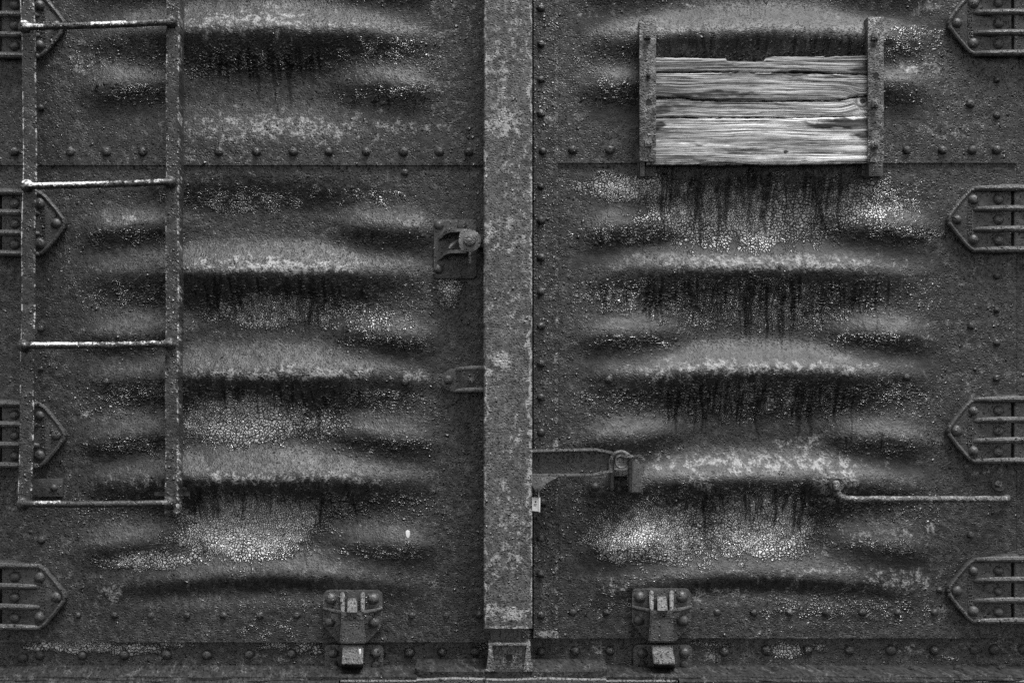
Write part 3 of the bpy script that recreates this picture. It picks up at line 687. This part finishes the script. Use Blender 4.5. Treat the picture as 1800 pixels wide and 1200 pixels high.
c5 = cut([(1140, 288.5), (1250, 289), (1400, 288.5), (1540, 286)])
def grain(X, Y):
    g = Y + 1.2 * np.sin(X / 95 + 1) + 0.4 * np.sin(X / 41) + 2.2 * (fbm(X / 120, Y / 25, 120, 3) - 0.5)
    for kx, ky, r, s in ((1516, 176, 26, 15), (1330, 268, 60, -4), (1200, 180, 30, 5), (1270, 265, 50, 3)):
        dx = (X - kx) / r; dy = (Y - ky) / (r * 0.55)
        g = g + s * np.sign(dy) * np.abs(dy) ** 0.5 * np.exp(-dx ** 2 - dy ** 2 * 0.5)
    kr = np.sqrt(((X - 1516) / 1.1) ** 2 + (Y - 178) ** 2)
    return g * (kr > 13) + (kr * 2.2 + 300) * (kr <= 13)
STAIN = [(1520, 120, 30, 8, .8), (1515, 212, 70, 7, 1.1), (1460, 220, 60, 5, .9), (1520, 235, 40, 8, .7), (1200, 186, 50, 8, .6), (1165, 195, 25, 9, .7), (1400, 131, 90, 4, .9), (1240, 166, 90, 6, .7), (1290, 168, 60, 5, .7), (1162, 222, 12, 7, 1.0),
         (1175, 158, 40, 8, .5), (1300, 262, 60, 7, .6), (1378, 266, 5, 3, 1.2), (1230, 250, 80, 5, .5), (1200, 280, 70, 5, .5), (1500, 285, 60, 4, .5), (1516, 178, 9, 8, .8), (1505, 247, 40, 6, .4), (1330, 185, 120, 3, .4), (1250, 120, 60, 4, .4)]
TONE = {1: 0.6, 2: 0.66, 3: 0.92, 4: 1.15}
def plank(fa, fb, gap_a, gap_b, d, seed):
    nx, ny = 190, 26
    t = np.linspace(0, 1, ny)[:, None]; xs = np.linspace(1137, 1541, nx)[None, :]
    jag = lambda s: 0.9 * (fbm(xs / 6, xs * 0 + s, 130 + s, 2) - 0.5) * 2
    ya = fa(xs) + gap_a + jag(seed); yb = fb(xs) - gap_b + jag(seed + 5)
    X = np.repeat(xs, ny, 0); Y = ya + (yb - ya) * t
    g = grain(X, Y)
    edge = np.minimum(t, 1 - t) * (yb - ya)
    H = d + 0.0022 * (fbm(X / 60, g / 3.5, 140, 3) - 0.5) * 2 - 0.003 * np.exp(-(edge / 1.6) ** 2)
    k = S * (D - d) / D
    co_ = np.stack([(X - 900) * k, -H, ZC + (600 - Y) * k], -1).reshape(-1, 3)
    idx = np.arange(nx * ny).reshape(ny, nx); f = np.stack([idx[:-1, :-1], idx[1:, :-1], idx[1:, 1:], idx[:-1, 1:]], -1).reshape(-1, 4)
    rim = np.concatenate([idx[0, :], idx[1:, -1], idx[-1, -2::-1], idx[-2:0:-1, 0]]); nb = len(rim)
    bk = co_[rim].copy(); bk[:, 1] = -0.028; j = np.arange(nb)
    f2 = np.stack([rim[j], rim[(j + 1) % nb], nx * ny + (j + 1) % nb, nx * ny + j], -1)
    me = bpy.data.meshes.new('plank'); me.from_pydata(np.concatenate([co_, bk]).tolist(), [], np.concatenate([f, f2]).tolist() + [(nx * ny + j[::-1]).tolist()])
    st = blobs(X, Y, STAIN).reshape(-1)
    tone = TONE[seed] * (0.75 + 0.5 * fbm(X / 130, Y / 14, 150 + seed, 3)) * (0.7 + 0.5 * np.clip((X - 1150) / 230, 0, 1) if seed > 1 else 1.0) + 0 * X
    for nme, arr in (('grain', g.reshape(-1) + seed * 37), ('stain', st), ('tone', tone.reshape(-1))):
        me.attributes.new(nme, 'FLOAT', 'POINT').data.foreach_set('value', np.concatenate([arr, arr[rim]]).astype(np.float32))
    mesh_obj('plank', me, 'wood', wb, 50)
plank(c0, c1, 0, 1.0, 0.052, 1); plank(c1, c3, 1.0, 1.1, 0.0545, 2); plank(c3, c4, 1.1, 1.0, 0.052, 3); plank(c4, c5, 0.9, 0, 0.057, 4)
for ob in [o for o in COL.objects if o.parent == wb][:1]: pass

# ------------------------------------------------------------------ lock bar between the doors
lk = thing('lock_bar', W(893, 1130, 0.1), 'tall pitted flat steel lock bar standing upright between the two doors', 'bar')
DB = 0.13
def bar_h(X, Y):
    e = np.minimum(X - 850, 935 - X)
    return -5.0 * np.exp(-(np.clip(e, 0, None) / 1.6) ** 2) + 1.3 * (fbm(X / 26, Y / 26, 201, 4) - 0.5) + 1.0 * (fbm(X / 60, Y / 160, 205, 2) - 0.5)
WEAR_LIT_B = [(882, 632, 16, 18, 0.95), (858, 655, 10, 9, 0.81), (886, 215, 26, 26, 0.74), (880, 120, 24, 60, 0.41), (905, 60, 30, 60, 0.27), (868, 1080, 20, 16, 0.74), (905, 1078, 24, 12, 0.68), (862, 990, 12, 40, 0.41), (900, 985, 14, 30, 0.54), (930, 830, 8, 28, 0.74), (892, 870, 16, 20, 0.47),
          (900, 930, 24, 60, 0.34), (890, 410, 30, 40, 0.41), (855, 410, 8, 22, 0.68), (905, 300, 30, 80, 0.24), (900, 520, 40, 60, 0.24), (933, 500, 3, 900, 0.8), (851, 600, 2, 900, 0.7), (893, 1101, 50, 3, 0.61), (905, 770, 20, 50, 0.20)]  # worn patches, plus two tall edge strips painting light on the bevels
def bar_sheet(X, Y): return bar_h(X, Y)
def bar_piece():
    x0, x1, y0, y1 = 850, 935.5, -260, 1104; step = 1.7
    nx = int((x1 - x0) / step) + 1; ny = int((y1 - y0) / step) + 1
    X, Y = np.meshgrid(np.linspace(x0, x1, nx), np.linspace(y0, y1, ny)); H = DB + bar_h(X, Y) / 1000
    k = S * (D - DB) / D
    co_ = np.stack([(X - 900) * k, -H, ZC + (600 - Y) * k], -1).reshape(-1, 3)
    idx = np.arange(nx * ny).reshape(ny, nx); f = np.stack([idx[:-1, :-1], idx[1:, :-1], idx[1:, 1:], idx[:-1, 1:]], -1).reshape(-1, 4)
    rim = np.concatenate([idx[0, :], idx[1:, -1], idx[-1, -2::-1], idx[-2:0:-1, 0]]); nb = len(rim)
    bk = co_[rim].copy(); bk[:, 1] = -0.062; j = np.arange(nb)
    f2 = np.stack([rim[j], rim[(j + 1) % nb], nx * ny + (j + 1) % nb, nx * ny + j], -1)
    me = bpy.data.meshes.new('bar_face'); me.from_pydata(np.concatenate([co_, bk]).tolist(), [], np.concatenate([f, f2]).tolist())
    a = blobs(X, Y, WEAR_LIT_B).reshape(-1)
    me.attributes.new('wear_lit', 'FLOAT', 'POINT').data.foreach_set('value', np.concatenate([a, a[rim]]).astype(np.float32))
    mesh_obj('bar_face', me, 'bar', lk, 40)
bar_piece()
bm = bmesh.new(); add_prism(bm, [(862, 1080), (917, 1080), (915, 1131), (862, 1131)], 0.045, 0.09, 0.003); bm_obj('bar_foot', bm, 'iron', lk)

# ------------------------------------------------------------------ locking arm with its seal
la = thing('locking_arm', W(1000, 836, 0.08), 'flanged iron locking arm reaching from the upright bar to the pinned fork', 'lever')
bm = bmesh.new(); add_prism(bm, [(915, 792), (1046, 790), (1075, 797), (1075, 829), (1050, 834), (915, 835)], 0.062, 0.088, 0.002); bm_obj('web', bm, 'armweb_shaded', la)
def flange(pts, t, d0):
    bm = bmesh.new()
    for (x0, y0, e0), (x1, y1, e1) in zip(pts, pts[1:]):
        add_hull(bm, [(x0, y0, e0), (x1, y1, e1), (x1, y1 + t, e1), (x0, y0 + t, e0)], [(x0, y0, d0), (x1, y1, d0), (x1, y1 + t, d0), (x0, y0 + t, d0)], 0.0018)
    bm_obj('flange', bm, 'arm', la)
flange([(915, 790, 0.108), (1043, 787, 0.108), (1062, 789.5, 0.106), (1082, 795, 0.1)], 5.5, 0.06)
flange([(915, 832, 0.108), (1042, 831.5, 0.108), (1058, 828, 0.104), (1074, 825, 0.098)], 5.5, 0.06)
bm = bmesh.new(); add_prism(bm, [(926, 834), (990, 834.5), (978, 838), (968, 843), (960, 850), (950, 861), (946, 864.5), (941, 864), (937, 856), (930, 842)][::-1], 0.086, 0.1075, 0.002); bm_obj('gusset', bm, 'arm', la)
bm = bmesh.new()
ring = arc(1091, 811, 18, 200, -20, 14, 17)
add_tube(bm, [W(x, y, 0.095) for x, y in [(1073.5, 830)] + ring[1:-1]], [0.0055] * 14, 10); bm_obj('eye', bm, 'arm', la)
bm = bmesh.new(); add_lathe(bm, 1091, 810, 0.075, [(0.019, 0), (0.019, 0.026), (0.0165, 0.031), (0.0125, 0.027), (0, 0.027)], 18, wob=0.02); bm_obj('pin', bm, 'arm', la)
bm = bmesh.new(); add_hull(bm, [(1092, 798, 0.112), (1130, 799, 0.116), (1130, 805, 0.116), (1092, 805, 0.112)], [(1092, 798, 0.098), (1130, 799, 0.102), (1130, 805, 0.102), (1092, 805, 0.098)], 0.002); bm_obj('cotter', bm, 'bracket', la)
sl = thing('seal_tag', W(942, 900, 0.09), 'small white plastic seal tag hanging from the arm beside the lock bar', 'tag')
bm = bmesh.new(); add_tube(bm, [W(946, 861, 0.092), W(947, 864, 0.1), W(947, 869, 0.1), W(947, 876, 0.094)], 0.0016, 8); bm_obj('loop', bm, 'tag', sl)
bm = bmesh.new(); add_prism(bm, [(928, 873.5), (950, 874), (949.5, 900), (947, 900), (946, 898), (928, 897)][::-1], 0.09, 0.094, 0.0006); tg = bm_obj('tag', bm, 'tag', sl)
bm = bmesh.new(); add_prism(bm, [(946.5, 874.5), (949.5, 874.5), (949, 899.5), (946.5, 899.5)][::-1], 0.094, 0.0965, 0.0008); bm_obj('ridge', bm, 'tag', sl)
for x0, y0, x1, y1 in ((940, 880, 943, 883), (938, 885.5, 944, 886.5), (938, 887.8, 943, 888.6)):
    bm = bmesh.new(); add_prism(bm, [(x0, y0), (x1, y0), (x1, y1), (x0, y1)][::-1], 0.0935, 0.0944, 0); bm_obj('print', bm, 'print', sl)

# ------------------------------------------------------------------ end frame of the car: sill, ledge, keepers, posts
fm = thing('boxcar_chassis', W(900, 1330, 0.05), 'riveted steel end frame of the freight car below and beside the doors', 'frame')
sheet('sill_plate', -150, 1950, 1112, 1172, 2.5, lambda X, Y: 2 * (fbm(X / 60, Y / 40, 301) - 0.5), 'sill', fm, dict(
    crackle=lambda X, Y: blobs(X, Y, [(130, 1138, 100, 12, 1.1), (230, 1145, 60, 12, .9), (480, 1140, 30, 10, .8), (535, 1142, 30, 14, .8), (300, 1136, 40, 6, .7), (1250, 1138, 40, 12, .6), (1385, 1145, 30, 16, .9), (1440, 1145, 30, 12, .6), (1660, 1158, 30, 5, .7), (845, 1135, 20, 8, .6)]),
    wear_lit=lambda X, Y: blobs(X, Y, [(1040, 1140, 24, 12, .4), (1255, 1155, 16, 10, .5), (1595, 1144, 22, 8, .5), (470, 1160, 40, 8, .3), (1775, 1135, 20, 20, .3)])), d0=-0.022)
for x, y in [(40, 1155), (70, 1151), (145, 1151), (219, 1150), (293, 1149), (364, 1150), (438, 1149), (513, 1148), (720, 1146), (777, 1145), (835, 1144), (952, 1144), (1011, 1143), (1072, 1143), (1273, 1144), (1348, 1142), (1420, 1142), (1493, 1142), (1566, 1142), (1642, 1142), (1713, 1141), (1747, 1141), (1798, 1140)]:
    rivet(x, y, -0.022, fm, 'sill', 1.12)
def slab(name, x0, x1, ytop, dfront, thick, mat, wob=0.0, dback=-0.03, seed=1, chamfer=0):
    """horizontal shelf with its top at wall height ytop, standing out to dfront"""
    bm = bmesh.new(); zt = W(0, ytop).z; n = max(8, int((x1 - x0) / 12)); rows = []
    for i in range(n + 1):
        px = x0 + (x1 - x0) * i / n; x = (px - 900) * S
        df = dfront + wob * (math.sin(px / 31 + seed) + 0.6 * math.sin(px / 13 + seed * 2))
        if chamfer:
            df -= chamfer * max(0, 1 - min(px - x0, x1 - px) / 14)
        zz = 0.0015 * math.sin(px / 23 + seed)
        rows.append([bm.verts.new(p) for p in ((x, -dback, zt), (x, -df + 0.004, zt + zz * (wob > 0)), (x, -df, zt - 0.004 + zz * (wob > 0)), (x, -df, zt - thick), (x, -dback, zt - thick))])
    for a, b in zip(rows, rows[1:]):
        for k in range(5): bm.faces.new((a[k], a[(k + 1) % 5], b[(k + 1) % 5], b[k]))
    bm.faces.new(rows[0]); bm.faces.new(rows[-1][::-1])
    return bm_obj(name, bm, mat, fm, 40)
slab('ledge', -150, 1950, 1171, 0.105, 0.012, 'ledge', 0.004, seed=2)
slab('rust_layer', -150, 606, 1175.5, 0.112, 0.006, 'ledge', 0.006, seed=5)
slab('rust_layer', 1185, 1950, 1174.5, 0.112, 0.006, 'ledge', 0.006, seed=9)
slab('end_beam', -150, 604, 1179, 0.12, 0.22, 'ledge'); slab('end_beam', 606.5, 1183, 1178, 0.112, 0.22, 'sill'); slab('end_beam', 1185.5, 1654, 1177, 0.12, 0.22, 'ledge'); slab('end_beam', 1657, 1950, 1178, 0.114, 0.22, 'sill')
slab('striker_plate', 733, 1063, 1159, 0.125, 0.02, 'ledge', 0.0, chamfer=0.03); slab('striker_front', 738, 1060, 1171.5, 0.135, 0.2, 'iron', 0.002, seed=4)
def top_rivet(px, py_wall, d):
    p = W(px, py_wall); o = rivet(900, 600, 0, fm, 'ledge', 1.1); o.rotation_euler = (R(-90), 0, 0)
    k = (D - d) / D; o.location = Vector(((px - 900) * S * k, -d, p.z - 0.001)) - WL['boxcar_chassis']
for x in (110, 188, 268, 348, 428, 510, 588, 1284, 1365, 1445, 1525, 1605, 1685, 1762): top_rivet(x, 1171, 0.03)
for x in (758, 835, 1030): top_rivet(x, 1159, 0.03)
def bar_keeper():
    o = bpy.data.objects.new('bar_keeper', None); link(o, fm, W(895, 1176, 0.1)); o['label'] = 'cast socket with a round hole under the foot of the lock bar'
    bm = bmesh.new(); add_prism(bm, [(861, 1131), (930, 1131), (930, 1176), (861, 1176)][::-1], 0.06, 0.108, 0.002); bm_obj('web', bm, 'keeper', o)
    for s, x in ((1, 858), (-1, 932.5)):
        bm = bmesh.new(); add_prism(bm, [(x, 1131), (x + s * 8, 1131), (x + s * 8.5, 1165), (x + s * 13, 1174), (x + s * 13, 1180), (x - s * 5, 1180), (x - s * 4, 1175), (x, 1168)][::-s], 0.06, 0.13, 0.003); bm_obj('cheek', bm, 'keeper', o)
    bm = bmesh.new(); add_prism(bm, [(862, 1130.5), (929, 1130.5), (929, 1134.5), (862, 1134.5)][::-1], 0.06, 0.126, 0.002); bm_obj('top_lip', bm, 'keeper', o)
    bm = bmesh.new(); add_lathe(bm, 895, 1155, 0.1085, [(0.0098, 0.0004), (0, 0.0004)], 18); bm_obj('hole', bm, 'black', o)
    bm = bmesh.new(); add_lathe(bm, 895, 1155, 0.108, [(0.0095, 0.0005), (0.0105, 0.0025), (0.0125, 0.0015), (0.013, -0.001)], 18); bm_obj('hole_rim', bm, 'keeper', o)
bar_keeper()
bm = bmesh.new(); add_prism(bm, [(-150, -260), (1950, -260), (1950, 1300), (-150, 1300)], -0.12, -0.10, 0); bm_obj('gap_backing', bm, 'sill', fm)  # added backing plate, stops sky light leaking through the door gaps
def door_keeper(cx, lean, white):
    o = bpy.data.objects.new('door_keeper', None); link(o, fm, W(cx, 1178, 0.02)); o['label'] = 'riveted keeper plate with a sloping catch block on the sill'
    X = lambda v: cx + v
    bm = bmesh.new(); add_prism(bm, arc(X(-42), 1142, 10, 180, 90, 4) + arc(X(42), 1142, 10, 90, 0, 4) + [(X(52), 1176), (X(-52), 1176)], -0.03, -0.006, 0.003); bm_obj('base_plate', bm, 'iron', o)
    bm = bmesh.new(); add_hull(bm, [(X(-52), 1173, 0.02), (X(54), 1173, 0.02), (X(56), 1179, 0.05), (X(-53), 1179, 0.05)], [(X(-52), 1173, -0.02), (X(54), 1173, -0.02), (X(56), 1179, -0.02), (X(-53), 1179, -0.02)], 0.002); bm_obj('foot', bm, 'ledge', o)
    for a in (-36, 38): rivet(X(a), 1147, -0.006, o, 'iron', 1.1)
    top_rivet_local = rivet(X(-36), 1168, 0.0, o, 'ledge', 0.9); rivet(X(38), 1169, 0.0, o, 'ledge', 0.9)
    bm = bmesh.new(); add_hull(bm, [(X(-20), 1133, 0.075), (X(17), 1133, 0.075), (X(17 + lean), 1167, 0.1), (X(-20 + lean), 1167, 0.1)], [(X(-20), 1134, -0.02), (X(17), 1134, -0.02), (X(17 + lean), 1176, -0.02), (X(-20 + lean), 1176, -0.02)], 0.0025)
    bm_obj('catch_block', bm, 'iron', o)
    if white:
        bm = bmesh.new(); add_prism(bm, [(X(8.5), 1141), (X(12), 1140), (X(13), 1147), (X(11.5), 1150), (X(9), 1148)][::-1], 0.07, 0.0875, 0.001, scale_d=0.085); bm_obj('paint_drop', bm, 'tag', o)
door_keeper(622, -1, True); door_keeper(1165, 5, False)
for name, x0, x1 in (('corner_post', -150, -9), ('corner_post', 1788.5, 1950)):
    sheet(name, x0, x1, -260, 1118, 4, lambda X, Y: 1.5 * (fbm(X / 40, Y / 60, 401) - 0.5), 'door', fm, {}, d0=-0.004)
for m, ys, xe in ((-1, (45, 393, 765, 1049), -2), (1, (41, 386, 757, 1038), 1783)):
    for y in ys:
        o = bpy.data.objects.new('hinge_leaf', None); link(o, fm, W(xe + m * 30, y + 55, 0))
        for k in (-36, 0, 36):
            bm = bmesh.new(); a, b = xe, xe + m * 70
            add_prism(bm, rrect(min(a, b), y + k - 15, max(a, b), y + k + 15, 3), -0.01, 0.024, 0.003); bm_obj('leaf_block', bm, 'iron', o)
        for k in (-55, -19, 17, 53):
            bm = bmesh.new(); add_tube(bm, [W(xe + m * 8, y + k, 0.024), W(xe + m * 30, y + k - 1, 0.03), W(xe + m * 70, y + k - 1, 0.036)], 0.0098, 10); bm_obj('leaf_rib', bm, 'iron', o)
